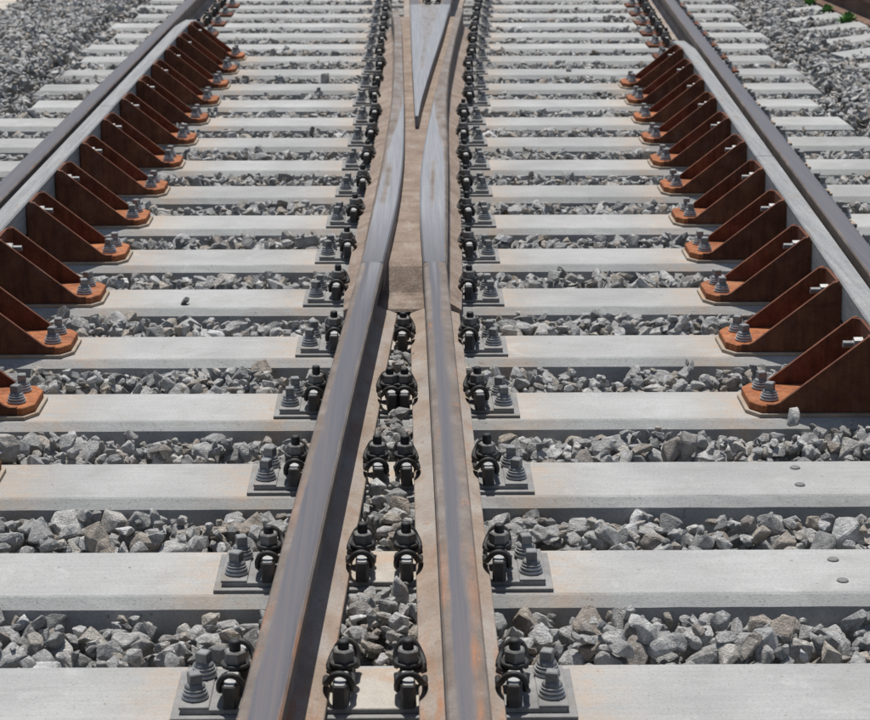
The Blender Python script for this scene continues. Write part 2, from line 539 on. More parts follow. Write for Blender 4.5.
for n in range(N_SL):
    toes = [clamp_xl(n) - 0.1, clamp_xr(n) + 0.1]
    if n in BR_L: toes.append(toe_l(n) + 0.03)
    if n in BR_R: toes.append(toe_r(n) - 0.03)
    what = 'pale concrete sleeper under the rails, %s from the bottom of the picture' % ORD[n]
    if n == 1: what = 'concrete sleeper with two round plugs near the right edge, second from the bottom'
    if n == 2: what = 'concrete sleeper with two round plugs at right, third from the bottom'
    o = put('concrete_sleeper', sleeper_mesh(left_end(n), right_end(n), toes, 100 + n), None, (0, yc(n), 0))
    tag(o, what, 'sleeper', 'concrete sleepers under the crossing')
    plugs = {1: [(2.302, 4.12), (2.298, 4.00)], 2: [(2.332, 4.733), (2.321, 4.608)]}.get(n, [])
    for px, py in plugs:
        put('plug', PLUG, o, (px, py - yc(n), -0.0025))

# neighbouring track at the right: canted sleepers
ADJ = [(4.15, 15.83), (4.045, 14.93), (4.01, 14.35), (4.006, 13.76), (4.012, 13.15), (3.955, 12.5), (3.985, 11.96)]
for i, (x, y) in enumerate(sorted(ADJ, key=lambda a: a[1])):
    o = put('concrete_sleeper', sleeper_mesh(0.0, 1.5, [], 300 + i), None, (x, y - 0.06, 0.015))
    o.rotation_euler = (0, math.radians(-6.3), math.radians(9 + 1.5 * math.sin(i * 2)))
    tag(o, 'slanting sleeper of the neighbouring track at upper right, %s from the bottom of that row' % ORD[i], 'sleeper', 'sleepers of the neighbouring track')

# ------------------------------------------------------------------ rails
HALF = [(0.0, 0.172, 0), (0.015, 0.1718, 0), (0.0255, 0.1710, 0), (0.0315, 0.1685, 0), (0.0350, 0.1635, 0), (0.0362, 0.150, 0), (0.0362, 0.133, 0), (0.024, 0.126, 0),
        (0.0115, 0.116, 0), (0.0085, 0.092, 0), (0.0085, 0.058, 0), (0.0125, 0.040, 0), (0.030, 0.0285, 0), (0.0735, 0.0125, 0), (0.075, 0.010, 0), (0.075, 0.0, 0)]
def shine_of(x, z, lo, hi):
    """wheel-polished band between lateral offsets lo and hi on the head"""
    if z < 0.150: return 0.0
    d = min(x - lo, hi - x)
    return max(0.0, min(0.78, 0.5 + d / 0.012))
def rail_mesh(name, fx, y0, y1, step, lo, hi, z0=0.018, mat=None, shift=0.0):
    full = [(-x, z) for x, z, _ in reversed(HALF[1:])] + [(x, z) for x, z, _ in HALF]
    k = max(1, int(round((y1 - y0) / step)))
    rows, att = [], []
    for i in range(k + 1):
        y = y0 + (y1 - y0) * i / k
        boost = 1.0 + 0.2 * max(0.0, 1 - abs(y - Y_WELD) / 0.7) if y1 == Y_WELD else 1.0
        c = fx(y) + shift
        rows.append([(c + x, y, z0 + z) for x, z in full])
        att += [shine_of(x, z, lo, hi) * boost for x, z in full]
    mb = MB().grid(rows, closed=True, att=att, smooth=False, caps=True)
    me = mb.mesh(name, mat or M_RAIL, 'shine')
    sm = np.ones(len(me.polygons), dtype=bool); sm[-2:] = False
    me.polygons.foreach_set('use_smooth', sm)
    try:
        me.set_sharp_from_angle(angle=math.radians(24))
    except Exception:
        pass
    return me

HW = 0.0362
tag(put('running_rail', rail_mesh('stock_rail', lambda y: -HW, 3.0, 19.0, 0.5, -0.030, 0.030)), 'long polished outer rail running up the left side beside the grey check rail', 'rail')
tag(put('running_rail', rail_mesh('stock_rail', lambda y: stock_r(y) + HW, 3.0, 19.0, 0.5, -0.030, 0.034)), 'long polished outer rail running up the right side beside the grey check rail', 'rail')
tag(put('running_rail', rail_mesh('closure_rail', close_l, 2.4, Y_WELD, 0.2, -0.016, 0.030)), 'left one of the two inner rails meeting at the crossing, slanting to the right', 'rail')
tag(put('running_rail', rail_mesh('closure_rail', close_r, 2.4, Y_WELD, 0.2, -0.017, 0.013)), 'right one of the two inner rails meeting at the crossing, with blue sheen', 'rail')

def rail3(y): return 4.468 - 0.0465 * (y - 14.0)
o = put('running_rail', rail_mesh('old_rail', rail3, 8.5, 19.0, 0.5, 0.5, 0.5, 0.055, M_DARKRAIL))
tag(o, 'dark brown rusty rail of the neighbouring track in the upper right corner', 'rail')

# check rails: section of a raised guard bar, in two lengths
def check_len(fx, side, y0, y1, k, flare=0.0):
    """fx: x of the bar's edge towards the brackets; side +1: bar lies to +x of it"""
    prof = [(0.0, 0.205), (0.0, 0.108), (0.016, 0.100), (0.016, 0.072), (0.052, 0.072), (0.052, 0.115), (0.070, 0.125), (0.070, 0.204), (0.066, 0.21), (0.005, 0.21)]
    rows = []
    for i in range(k + 1):
        y = y0 + (y1 - y0) * i / k
        t = max(0.0, (y - (y1 - 0.45)) / 0.45) if flare else 0.0
        off = -side * flare * t * t
        rows.append([(fx(y) + off + side * x, y, z) for x, z in prof])
    return MB().grid(rows, closed=True, caps=True).mesh('rail_section', M_CHECK)

t = empty('check_rail', (0, 0, 0), 'raised light grey check rail held by the left row of rusty brackets', 'check rail')
put('rail_section', check_len(check_l_in, -1, 3.4, 9.18, 12), t)
put('rail_section', check_len(check_l_in, -1, 9.187, 12.66, 10, 0.03), t)
t = empty('check_rail', (0, 0, 0), 'raised light grey check rail held by the right row of rusty brackets', 'check rail')
put('rail_section', check_len(check_r_in, 1, 4.85, 7.86, 12), t)
put('rail_section', check_len(check_r_in, 1, 7.867, 11.56, 10, 0.03), t)

# ------------------------------------------------------------------ crossing casting
def fint(pts, y):
    ys = [p[1] for p in pts]; xs = [p[0] for p in pts]
    return float(np.interp(y, ys, xs))
def smooth_tab(pts, y, w=0.25):
    return sum(fint(pts, y + d) for d in (-w, -w / 2, 0, w / 2, w)) / 5
WL_IN = [(1.334, 6.139), (1.366, 6.883), (1.384, 7.469), (1.395, 8.18), (1.396, 9.419), (1.388, 10.631), (1.378, 12.6), (1.355, 13.41)]
WL_OUT = [(1.264, 6.139), (1.282, 6.884), (1.298, 7.47), (1.316, 8.181), (1.336, 9.482), (1.340, 10.632), (1.330, 12.6), (1.306, 13.41)]
WR_IN = [(1.455, 6.137), (1.448, 6.882), (1.454, 7.629), (1.472, 8.179), (1.486, 8.573), (1.526, 9.479), (1.584, 10.629), (1.660, 12.132), (1.738, 13.6)]
WR_OUT = [(1.526, 6.136), (1.542, 6.83), (1.568, 8.131), (1.589, 9.478), (1.625, 10.628), (1.697, 12.131), (1.778, 13.6)]
V_L = [(1.442, 9.03), (1.434, 10.63), (1.427, 14.05), (1.423, 16.0)]
V_R = [(1.456, 9.03), (1.473, 9.48), (1.532, 10.63), (1.614, 12.13), (1.708, 14.04), (1.815, 16.0)]
FL = [(clamp_xl(4) + 0.022, 6.0)] + [(CLAMP_L[n] + 0.021, yc(n)) for n in range(5, 12)] + [(CLAMP_L[11] + 0.021, yc(11) + 0.2), (CLAMP_L[12] + 0.021, yc(11) + 0.24)] + [(CLAMP_L[n] + 0.021, yc(n)) for n in range(12, 18)]
FR = [(clamp_xr(4) - 0.022, 6.0)] + [(CLAMP_R[n] - 0.021, yc(n)) for n in range(5, 12)] + [(CLAMP_R[11] - 0.021, yc(11) + 0.2), (CLAMP_R[12] - 0.021, yc(11) + 0.24)] + [(CLAMP_R[n] - 0.021, yc(n)) for n in range(12, 18)]
FLOOR = 0.13

frog = empty('crossing_frog', (0, 0, 0), 'brown cast crossing with two polished wing rails and a pointed V nose', 'crossing')

def wing(IN, OUT, FE, y1, side):
    """side -1: left wing (foot towards -x)"""
    rows, att = [], []
    k = 74
    for i in range(k + 1):
        y = Y_WELD + (y1 - Y_WELD) * i / k
        xi = smooth_tab(IN, y) if y > Y_WELD + 0.1 else fint(IN, y)
        xo = smooth_tab(OUT, y) if y > Y_WELD + 0.1 else fint(OUT, y)
        fe = fint(FE, y)
        w = xi - xo
        # width of the polished band, measured from the inner edge
        if side < 0: band = np.interp(y, [6.1, 7.4, 8.2, 9.4, 9.8], [1.0, 0.95, 0.75, 0.12, 0.0])
        else: band = np.interp(y, [6.1, 7.4, 8.2, 9.4, 9.8], [1.0, 1.0, 0.8, 0.12, 0.0])
        row = [(fe, y, 0.020), (fe, y, 0.040), (xo + side * -0.010 * -1, y, 0.062), (xo, y, 0.075), (xo, y, HR - 0.012), (xo + w * 0.08, y, HR - 0.002)]
        a = [0, 0, 0, 0, 0.0, 0.0]
        for q in (0.15, 0.25, 0.35, 0.45, 0.55, 0.65, 0.75, 0.85, 0.94):
            row.append((xo + w * q, y, HR))
            d = (band - (1 - q))
            s = max(0.0, min(1.0, 0.45 + d * 3.2))
            s = max(s, 0.30)
            # dull hollow in the middle of the polished part
            s *= 1 - (0.80 if side > 0 else 0.72) * math.exp(-((q - (0.55 if side > 0 else 0.42)) / (0.14 if side > 0 else 0.24)) ** 2) * math.exp(-((y - 7.45) / 0.55) ** 4)
            a.append(s)
        row += [(xi, y, HR - 0.006), (xi, y, FLOOR - 0.03)]
        a += [min(1.0, band * 1.2) * 0.9, 0]
        rows.append(row); att += a
    mb = MB().grid(rows, closed=False, att=att, caps=True)
    me = mb.mesh('wing_rail', M_FROG, 'shine')
    me.materials.append(M_CAST)
    idx = []
    for p in me.polygons:
        c = p.center
        idx.append(1 if c.z < 0.10 else 0)
    me.polygons.foreach_set('material_index', np.array(idx, dtype=np.int32))
    return me
put('wing_rail', wing(WL_IN, WL_OUT, FL, 13.42, -1), frog)
put('wing_rail', wing(WR_IN, WR_OUT, FR, 13.55, 1), frog)

def nose():
    rows, att = [], []
    ys = [9.03, 9.06] + list(np.linspace(9.15, 13.75, 40))
    for y in ys:
        xl, xr = fint(V_L, y), fint(V_R, y)
        dz = -0.004 if y < 9.05 else (-0.003 * max(0, (9.9 - y) / 0.9))
        w = xr - xl
        zt = HR + dz
        row = [(xl, y, FLOOR - 0.03), (xl, y, zt - 0.006)]
        a = [0, 0.9]
        e = min(0.07, w * 0.42) / w
        for q, s in ((0.03, 1.0), (e * 0.5, 1.0), (e * 0.85, 0.9), (e, 0.5), (0.5, 0.46), (1 - e, 0.5), (1 - e * 0.8, 0.85), (1 - e * 0.5, 1.0), (0.97, 1.0)):
            if w < 0.09: s = 1.0
            row.append((xl + w * q, y, zt - (0.003 if 0.45 < q < 0.55 and w > 0.12 else 0)))
            a.append(s)
        row += [(xr, y, zt - 0.006), (xr, y, FLOOR - 0.03)]
        a += [0.9, 0]
        rows.append(row); att += a
    return MB().grid(rows, att=att, caps=True).mesh('nose', M_FROG, 'shine')
put('nose', nose(), frog)

def frog_floor():
    mb = MB()
    # low apron joining the rail feet, ramp, then the raised floor
    rows = []
    for y, z in ((6.19, 0.022), (6.195, 0.030), (6.22, 0.042), (6.255, 0.047), (6.285, 0.050), (6.30, 0.056), (6.375, 0.122), (6.40, FLOOR), (7.0, FLOOR), (8.0, FLOOR), (9.0, FLOOR), (10.0, FLOOR), (11.0, FLOOR), (12.0, FLOOR), (13.0, FLOOR), (13.56, FLOOR), (13.565, 0.03)):
        xl = max(fint(WL_OUT, y) + 0.02, fint(WL_IN, y) - 0.06); xr = min(fint(WR_OUT, y) - 0.02, fint(WR_IN, y) + 0.055)
        if y > 13: xl = fint(WL_IN, y) - 0.02; xr = fint(WR_IN, y) + 0.02
        rows.append([(xl + (xr - xl) * q, y, z) for q in (0, 0.25, 0.5, 0.75, 1)])
    mb.grid(rows)
    mb.box(1.30, 1.50, 6.33, 13.5, 0.021, 0.045)
    return mb.mesh('floor_plate', M_CAST)
put('floor_plate', frog_floor(), frog)
# the two heel rails behind the nose
put('heel_rail', rail_mesh('heel_rail', lambda y: fint(V_L, y) + 0.036, 13.76, 19.0, 0.5, -0.03, 0.02), frog)
put('heel_rail', rail_mesh('heel_rail', lambda y: 1.708 + 0.0545 * (y - 14.04) - 0.036, 13.76, 19.0, 0.5, -0.02, 0.03), frog)

# ------------------------------------------------------------------ fastening parts (shared meshes; rail lies towards -x)
def clip_mesh():
    # wire of the tension clamp: front loop over the rib, middle bend round the bolt, rear loop
    h = [(-0.029, -0.026, 0.046), (-0.028, -0.052, 0.047), (-0.0225, -0.068, 0.056), (-0.0135, -0.074, 0.070), (0.000, -0.076, 0.0755), (0.0135, -0.074, 0.069),
         (0.0205, -0.068, 0.053), (0.0205, -0.056, 0.038), (0.020, -0.038, 0.041), (0.018, -0.023, 0.050)]
    mid = [(0.000, -0.0195, 0.056), (-0.020, -0.012, 0.055), (-0.026, 0.0, 0.054)]
    pts = h + mid + [(x, -y, z) for x, y, z in reversed(mid[:-1])] + [(x, -y, z) for x, y, z in reversed(h)]
    return MB().tube(pts, 0.0058, 8, 3).mesh('tension_clamp', M_CLIP)
CLIP = clip_mesh()

def rib_mesh(side):
    mb = MB()
    # one of the two cheeks that leave a slot for the bolt
    if side > 0: poly = [(-0.0128, 0.027), (0.0128, 0.027), (0.0128, 0.086), (0.009, 0.094), (-0.009, 0.094), (-0.0128, 0.086)]
    else: poly = [(-0.009, -0.094), (0.009, -0.094), (0.0128, -0.086), (0.0128, -0.027), (-0.0128, -0.027), (-0.0128, -0.086)]
    mb.prism_z(poly, 0.0175, 0.061, 0.003)
    me = mb.mesh('rib', M_RIB)
    me.materials.append(M_WASH)          # paler top face: sunlight on the rib put into its colour
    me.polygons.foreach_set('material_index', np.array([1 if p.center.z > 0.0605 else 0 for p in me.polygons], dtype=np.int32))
    return me
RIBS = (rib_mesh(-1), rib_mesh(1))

def hexa(r, z0, z1, ch, rot=0.0, n=6):
    return [(r * math.cos(2 * math.pi * k / n + rot), r * math.sin(2 * math.pi * k / n + rot)) for k in range(n)]
BOLT = MB().lathe([(0.0105, 0.03), (0.0105, 0.106), (0.009, 0.110), (0.004, 0.111)], 12).mesh('bolt', M_CLIP)
NUT = MB().prism_z(hexa(0.0205, 0, 0, 0, 0.5), 0.0695, 0.092, 0.003).mesh('nut', M_NUT)
NUTW = MB().lathe([(0.025, 0.0615), (0.0265, 0.063), (0.0265, 0.0672), (0.024, 0.0692)], 18).mesh('washer', M_CLIP)

SCREW = MB()
SCREW.prism_z([(-0.011, -0.011), (0.011, -0.011), (0.011, 0.011), (-0.011, 0.011)], 0.018, 0.047, 0.002)
SCREW.lathe([(0.0185, 0.0192), (0.0190, 0.021), (0.0170, 0.0245), (0.0130, 0.0275)], 18)
SCREW = SCREW.mesh('screw', M_SCREW)
SPRING = MB()
SPRING.lathe([(0.0230, 0.0), (0.0245, 0.0012), (0.0245, 0.0052), (0.0225, 0.0066)], 20)
SPRING.lathe([(0.0205, 0.0082), (0.0228, 0.0094), (0.0228, 0.0128), (0.0205, 0.0140)], 20)
SPRING.lathe([(0.0185, 0.0156), (0.0207, 0.0164), (0.0207, 0.0184), (0.0185, 0.0192)], 20)
SPRING.lathe([(0.0150, 0.0005), (0.0150, 0.0190)], 12)
SPRING = SPRING.mesh('spring_washer', M_WASH)
SMALL_SCREW = SCREW

def add_clamp(parent, x, y, rail_side, z=0.0, detail=True):
    """rail_side -1: the rail is towards -x"""
    rz = 0.0 if rail_side < 0 else math.pi
    rz += random.uniform(-0.07, 0.07)
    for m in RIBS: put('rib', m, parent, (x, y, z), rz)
    c = put('tension_clamp', CLIP, parent, (x + random.uniform(-0.0015, 0.0015), y + random.uniform(-0.003, 0.003), z), rz)
    if detail:
        put('bolt', BOLT, c, (0, 0, random.uniform(-0.004, 0.004)))
        put('nut', NUT, c, (0, 0, 0), random.uniform(0, 1.0))
        put('washer', NUTW, c, (0, 0, 0))
    return c

def add_screw(parent, x, y, z, tilt=0.0):
    s = put('screw', SCREW, parent, (x, y, z), random.uniform(-0.5, 0.5))
    put('spring_washer', SPRING, s, (0, 0, 0))
    return s

# base plates of the crossing, one across each sleeper
for n in range(N_SL - 1):
    xl, xr = clamp_xl(n), clamp_xr(n)
    y = yc(n) - 0.010
    t = empty('base_plate', (0, y, 0.0), 'dark ribbed base plate under the middle rails, on the %s sleeper from the bottom' % ORD[n], 'base plate', 'base plates along the crossing')
    j = random.uniform(-0.004, 0.004)
    put('pad_plate', MB().box(xl - 0.107, xr + 0.107, -0.108 + j, 0.098 + j, 0.001, 0.008, 0.001).mesh('pad_plate', M_PLATE), t)
    up = MB().box(xl - 0.089, xr + 0.089, -0.092 + j, 0.086 + j, 0.009, 0.0172, 0.001)
    for sx in (xl - 0.066, xr + 0.066):      # thickened ends under the screws
        up.box(sx - 0.027, sx + 0.026, -0.0905 + j, 0.0845 + j, 0.0165, 0.0215, 0.001)
    put('rib_plate', up.mesh('rib_plate', M_PLATE), t)
    if n <= 4:
        a, b = close_l(yc(n)) + 0.05, close_r(yc(n)) - 0.05
        put('packing_plate', MB().box(a, b, -0.090 + j, 0.084 + j, 0.0165, 0.0178, 0.0004).mesh('packing_plate', M_PLATE_PALE), t)
    add_clamp(t, xl, 0.0, 1)
    add_clamp(t, xr, 0.0, -1)
    if n <= 3:
        add_clamp(t, close_l(yc(n)) + 0.098, 0.0, -1)
        add_clamp(t, close_r(yc(n)) - 0.095, 0.0, 1)
    elif n == 4:
        add_clamp(t, close_r(yc(n)) - 0.096, 0.0, 1)
    elif n >= 17:
        add_clamp(t, fint(V_L, yc(n)) + 0.036 + 0.097, 0.0, -1)
        add_clamp(t, 1.708 + 0.0545 * (yc(n) - 14.04) - 0.036 - 0.097, 0.0, 1)
    for sx, dx in ((xl - 0.066, 1), (xr + 0.066, -1)):
        add_screw(t, sx + random.uniform(-.002, .002), -0.048 + j, 0.0222)
        add_screw(t, sx + dx * 0.006 + random.uniform(-.002, .002), 0.045 + j, 0.0222)

# ------------------------------------------------------------------ check rail brackets (toe at x = 0, check rail at x = BR_LEN, built for the right-hand row)
BW = 0.105
def toe_poly(g, length):
    return [(-g, -0.066 - g * 0.4), (0.026 - g * 0.6, -BW - g), (length, -BW - g), (length, BW + g), (0.026 - g * 0.6, BW + g), (-g, 0.066 + g * 0.4)]
def base_poly(length):
    w = BW - 0.0104
    return [(0.0, -0.066), (0.026, -BW), (0.0405, -BW), (0.0405, -w), (length, -w), (length, w), (0.0405, w), (0.0405, BW), (0.026, BW), (0.0, 0.066)]
BR_BASE = MB().prism_z(base_poly(BR_LEN - 0.034), 0.0110, 0.0305, 0.002).mesh('base', M_RUST)
def gusset_mesh(s):
    z0, z1 = 0.0115, 0.214
    prof = [(0.041, z0), (BR_LEN - 0.006, z0), (BR_LEN - 0.006, z1 - 0.012), (BR_LEN - 0.018, z1), (BR_LEN - 0.026, z1), (BR_LEN - 0.034, z1 - 0.004), (0.074, 0.038), (0.060, 0.0318), (0.041, 0.0318)]
    y0, y1 = (BW - 0.010, BW + 0.0012) if s > 0 else (-BW - 0.0012, -BW + 0.010)
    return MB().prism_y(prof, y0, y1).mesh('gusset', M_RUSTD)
GUS_F, GUS_B = gusset_mesh(-1), gusset_mesh(1)
def backplate_mesh():
    # vertical plate between the gussets with rounded corners in plan
    r, th = 0.024, 0.010
    yo = BW - 0.0105
    outer, inner = [], []
    xo = BR_LEN - 0.007
    for k in range(5):
        a = -math.pi / 2 + math.pi / 2 * k / 4
        outer.append((xo - r + r * math.cos(a), -yo + r + r * math.sin(a)))
        inner.append((xo - r + (r - th) * math.cos(a), -yo + r + (r - th) * math.sin(a)))
    for k in range(5):
        a = math.pi / 2 * k / 4
        outer.append((xo - r + r * math.cos(a), yo - r + r * math.sin(a)))
        inner.append((xo - r + (r - th) * math.cos(a), yo - r + (r - th) * math.sin(a)))
    mb = MB()
    n = len(outer)
    z0, z1 = 0.0118, 0.2125
    v = [(x, y, z) for z in (z0, z1) for x, y in outer] + [(x, y, z) for z in (z0, z1) for x, y in inner]
    f = []
    for i in range(n - 1):
        f += [(i, i + 1, n + i + 1, n + i), (2 * n + i, 3 * n + i, 3 * n + i + 1, 2 * n + i + 1), (n + i, n + i + 1, 3 * n + i + 1, 3 * n + i), (i, 2 * n + i, 2 * n + i + 1, i + 1)]
    f += [(0, n, 3 * n, 2 * n), (n - 1, 3 * n - 1, 4 * n - 1, 2 * n - 1)]
    mb.add(v, f)
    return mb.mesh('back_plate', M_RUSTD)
BACKP = backplate_mesh()
def cbolt_mesh():
    mb = MB()
    n = 10
    def cyl(r, x0, x1, n=10, hexr=0):
        ring = [(r * math.cos(2 * math.pi * k / n), r * math.sin(2 * math.pi * k / n)) for k in range(n)]
        v = [(x0, a, b) for a, b in ring] + [(x1, a, b) for a, b in ring]
        f = [tuple(range(n)), tuple(reversed(range(n, 2 * n)))] + [(k, (k + 1) % n, n + (k + 1) % n, n + k) for k in range(n)]
        mb.add(v, f)
    cyl(0.0095, -0.058, 0.0, 10)
    return mb
CBOLT = cbolt_mesh().mesh('check_bolt', M_SCREW)
def cnut_mesh():
    mb = MB()
    n = 6; r = 0.0185
    ring = [(r * math.cos(2 * math.pi * k / n + 0.3), r * math.sin(2 * math.pi * k / n + 0.3)) for k in range(n)]
    v = [(-0.030, a, b) for a, b in ring] + [(-0.006, a, b) for a, b in ring]
    f = [tuple(range(n)), tuple(reversed(range(n, 2 * n)))] + [(k, (k + 1) % n, n + (k + 1) % n, n + k) for k in range(n)]
    mb.add(v, f)
    return mb.mesh('nut', M_BOLT)
CNUT = cnut_mesh()

def bracket(n, side):
    y = yc(n) - 0.004
    if side > 0: x, rz = toe_r(n), 0.0
    else: x, rz = toe_l(n), math.pi
    seq = list(BR_R if side > 0 else BR_L)
    k = seq.index(n)
    lab = 'rusty orange check rail bracket, %s from the bottom in the %s row' % (ORD[k], 'right' if side > 0 else 'left')
    if k == 0: lab = 'rusty orange check rail bracket nearest the bottom in the %s row' % ('right' if side > 0 else 'left')
    if k == len(seq) - 1: lab = 'rusty orange check rail bracket at the far top end of the %s row' % ('right' if side > 0 else 'left')
    t = empty('check_rail_bracket', (x, y, 0), lab, 'bracket', 'rusty brackets of the %s check rail' % ('right' if side > 0 else 'left'), rz)
    outer = BR_LEN + 0.070 + 0.044 + 0.072 + 0.155
    put('under_plate', MB().prism_z(toe_poly(0.010, outer), 0.001, 0.0100, 0.0012).mesh('under_plate', M_UNDER), t)
    put('rail_pad', MB().box(BR_LEN + 0.02, BR_LEN + 0.32, -0.09, 0.09, 0.0095, 0.0175, 0.001).mesh('rail_pad', M_PLATE), t)
    put('base', BR_BASE, t)
    put('gusset', GUS_F, t); put('gusset', GUS_B, t)
    put('back_plate', BACKP, t)
    for dy in (-0.052, 0.052):
        add_screw(t, 0.052 + random.uniform(-.003, .003), dy, 0.0312)
    b = put('check_bolt', CBOLT, t, (BR_LEN - 0.017, 0.0, 0.165))
    put('nut', CNUT, b)
    # outer clip of the running rail on the same plate
    add_clamp(t, BR_LEN + 0.114 + 0.036 + 0.098, 0.0, -1, 0.0)
    add_screw(t, BR_LEN + 0.114 + 0.036 + 0.098 + 0.06, -0.048, 0.0177)
    add_screw(t, BR_LEN + 0.114 + 0.036 + 0.098 + 0.06, 0.048, 0.0177)
for n in BR_L: bracket(n, -1)
for n in BR_R: bracket(n, 1)

# plain fastenings of the outer rails beyond the check rails
def plain_plate(n, side, c):
    y = yc(n) - 0.004
    s = 'left' if side < 0 else 'right'
    first = 16 if side < 0 else 14
    t = empty('rail_fastening', (c, y, 0), 'rusty plate with black clips under the %s outer rail, %s beyond the last bracket' % (s, ORD[n - first]), 'rail fastening', 'plain fastenings of the %s outer rail' % s)
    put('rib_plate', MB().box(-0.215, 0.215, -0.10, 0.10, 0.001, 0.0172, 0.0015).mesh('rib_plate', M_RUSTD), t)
    for sx in (-1, 1):
        add_clamp(t, sx * 0.097, 0.0, -sx)
        add_screw(t, sx * 0.165, -0.045, 0.0177); add_screw(t, sx * 0.165, 0.045, 0.0177)
for n in range(16, N_SL - 1): plain_plate(n, -1, -HW)
for n in range(14, N_SL - 1): plain_plate(n, 1, stock_r(yc(n)) + HW)

# ------------------------------------------------------------------ ballast stones
def proto_stones(k, npts, seed):
    r = np.random.default_rng(seed)
    out = []
    for i in range(k):
        d = r.normal(size=(npts, 3)); d /= np.linalg.norm(d, axis=1)[:, None]
        p = np.sign(d) * np.abs(d) ** r.uniform(0.55, 0.95)         # towards blocky
        p /= np.abs(p).max()
        p *= np.array([1.0, r.uniform(0.68, 0.98), r.uniform(0.52, 0.82)])
        p *= r.uniform(0.82, 1.1, size=(npts, 1))
        bm = bmesh.new()
        vs = [bm.verts.new(q) for q in p]
        res = bmesh.ops.convex_hull(bm, input=vs)
        dead = [g for g in res['geom_interior'] if isinstance(g, bmesh.types.BMVert)] + [g for g in res['geom_unused'] if isinstance(g, bmesh.types.BMVert)]
        bmesh.ops.delete(bm, geom=list(set(dead)), context='VERTS')
        bmesh.ops.dissolve_limit(bm, angle_limit=math.radians(9), verts=bm.verts, edges=bm.edges)
        bmesh.ops.recalc_face_normals(bm, faces=bm.faces)
        big = bm.copy()
        if npts > 14:
            bmesh.ops.bevel(big, geom=list(big.edges), offset=0.075, segments=1, affect='EDGES', clamp_overlap=True)
        big.verts.ensure_lookup_table()
        me = bpy.data.meshes.new('stone'); big.to_mesh(me); big.free()
        me.materials.append(M_STONE1)
        if npts > 14:
            bmesh.ops.bevel(bm, geom=list(bm.edges), offset=0.075, segments=1, affect='EDGES', clamp_overlap=True)
        bmesh.ops.triangulate(bm, faces=bm.faces)
        bm.verts.index_update()
        V = np.array([v.co[:] for v in bm.verts]); F = np.array([[v.index for v in f.verts] for f in bm.faces])
        out.append((me, V, F)); bm.free()
    return out
PROTO = proto_stones(36, 13, 3)
PROTO_NEAR = proto_stones(24, 15, 5)

CELL = 0.012
NX, NY = int((X1 - X0) / CELL), int((YB_ - YA) / CELL)
gx = X0 + (np.arange(NX) + 0.5) * CELL
gy = YA + (np.arange(NY) + 0.5) * CELL
GX, GY = np.meshgrid(gx, gy)
HM = bed_height(GX, GY).astype(np.float64)

def sleeper_at(x, y):
    """index of the sleeper whose footprint holds x, y with a margin"""
    n = int(round((y - yc(0)) / S))
    return n, y - yc(n)

def cap_at(x, y):
    c = 0.006
    n = int(round((y - yc(0)) / S)); dy = y - yc(n)
    g = -dy - TOPW / 2 if dy < 0 else S - dy - TOPW / 2          # distance in front of the farther sleeper
    c = -0.036 + 0.040 * min(1.0, max(0.0, (g - 0.06) / 0.17)) + 0.014 * math.sin(x * 7 + n * 2.1) * math.sin(x * 3.1 + n)
    if 3.5 < y < 6.2 and close_l(y) + 0.05 < x < close_r(y) - 0.05: c = 0.022
    if x < -0.66 or x > stock_r(y) + 0.68: c = 0.06
    for rc, w in ((-HW, 0.10), (stock_r(y) + HW, 0.10), (close_l(y) if y < 6.2 else 1.3, 0.10), (close_r(y) if y < 6.2 else 1.5, 0.10)):
        if abs(x - rc) < w: c = min(c, -0.006)
    if y > 6.0 and fint(FL, y) - 0.03 < x < fint(FR, y) + 0.03: c = -0.01
    return c

stones = []
def scatter(count, smin, smax, sink, xa=X0 + 0.1, xb=X1 - 0.1, ya=2.75, ye=YB_ - 0.3):
    xs = rng.uniform(xa, xb, count); ys = ya + (ye - ya) * rng.uniform(0, 1, count)
    ss = smin + (smax - smin) * rng.beta(1.6, 2.6, count)
    for x, y, s in zip(xs, ys, ss):
        u, v, zc = project(x, y, -0.05)
        if u < -130 or u > 1040 or v < -40 or v > 820: continue
        if x < -1.20 - 0.06 * (y - 13.5) + 0.12 * math.sin(y * 3) and rng.random() < 0.75: continue
        r = s * 0.5
        n, dy = sleeper_at(x, y)
        inx = 0 <= n < N_SL and left_end(n) - r * 0.7 < x < right_end(n) + r * 0.7
        if inx and abs(dy) < TOPW / 2 + 0.026 + r * 0.62: continue
        if x > 3.85:
            bad = False
            for ax, ay in ADJ:
                lx = x - ax; yy = ay - 0.06 + lx * 0.158
                if lx > -r * 0.6 and abs(y - yy) < TOPW / 2 + 0.02 + r * 0.5: bad = True
            if bad: continue
        a, b, c = r * rng.uniform(0.95, 1.2), r * rng.uniform(0.75, 1.0), r * rng.uniform(0.55, 0.9)
        i0 = int((x - X0) / CELL); j0 = int((y - YA) / CELL); k = max(1, int(r * 0.8 / CELL))
        w = HM[j0 - k:j0 + k + 1, i0 - k:i0 + k + 1]
        if w.size == 0: continue
        h = 0.5 * w.mean() + 0.5 * w.max()
        z = h + c * sink
        if z + c * 0.9 > cap_at(x, y) + (0.04 * rng.random() ** 2 if inx else 0.0): continue
        k = max(1, int(r / CELL))
        j1, j2, i1, i2 = max(0, j0 - k), j0 + k + 1, max(0, i0 - k), i0 + k + 1
        d2 = ((GX[j1:j2, i1:i2] - x) ** 2 + (GY[j1:j2, i1:i2] - y) ** 2) / (r * r)
        top = z + c * np.sqrt(np.clip(1 - d2, 0, 1)) * 0.85
        HM[j1:j2, i1:i2] = np.where(d2 < 1, np.maximum(HM[j1:j2, i1:i2], top), HM[j1:j2, i1:i2])
        stones.append((x, y, z, a, b, c, u, v, zc))
scatter(90000, 0.028, 0.058, 0.45)
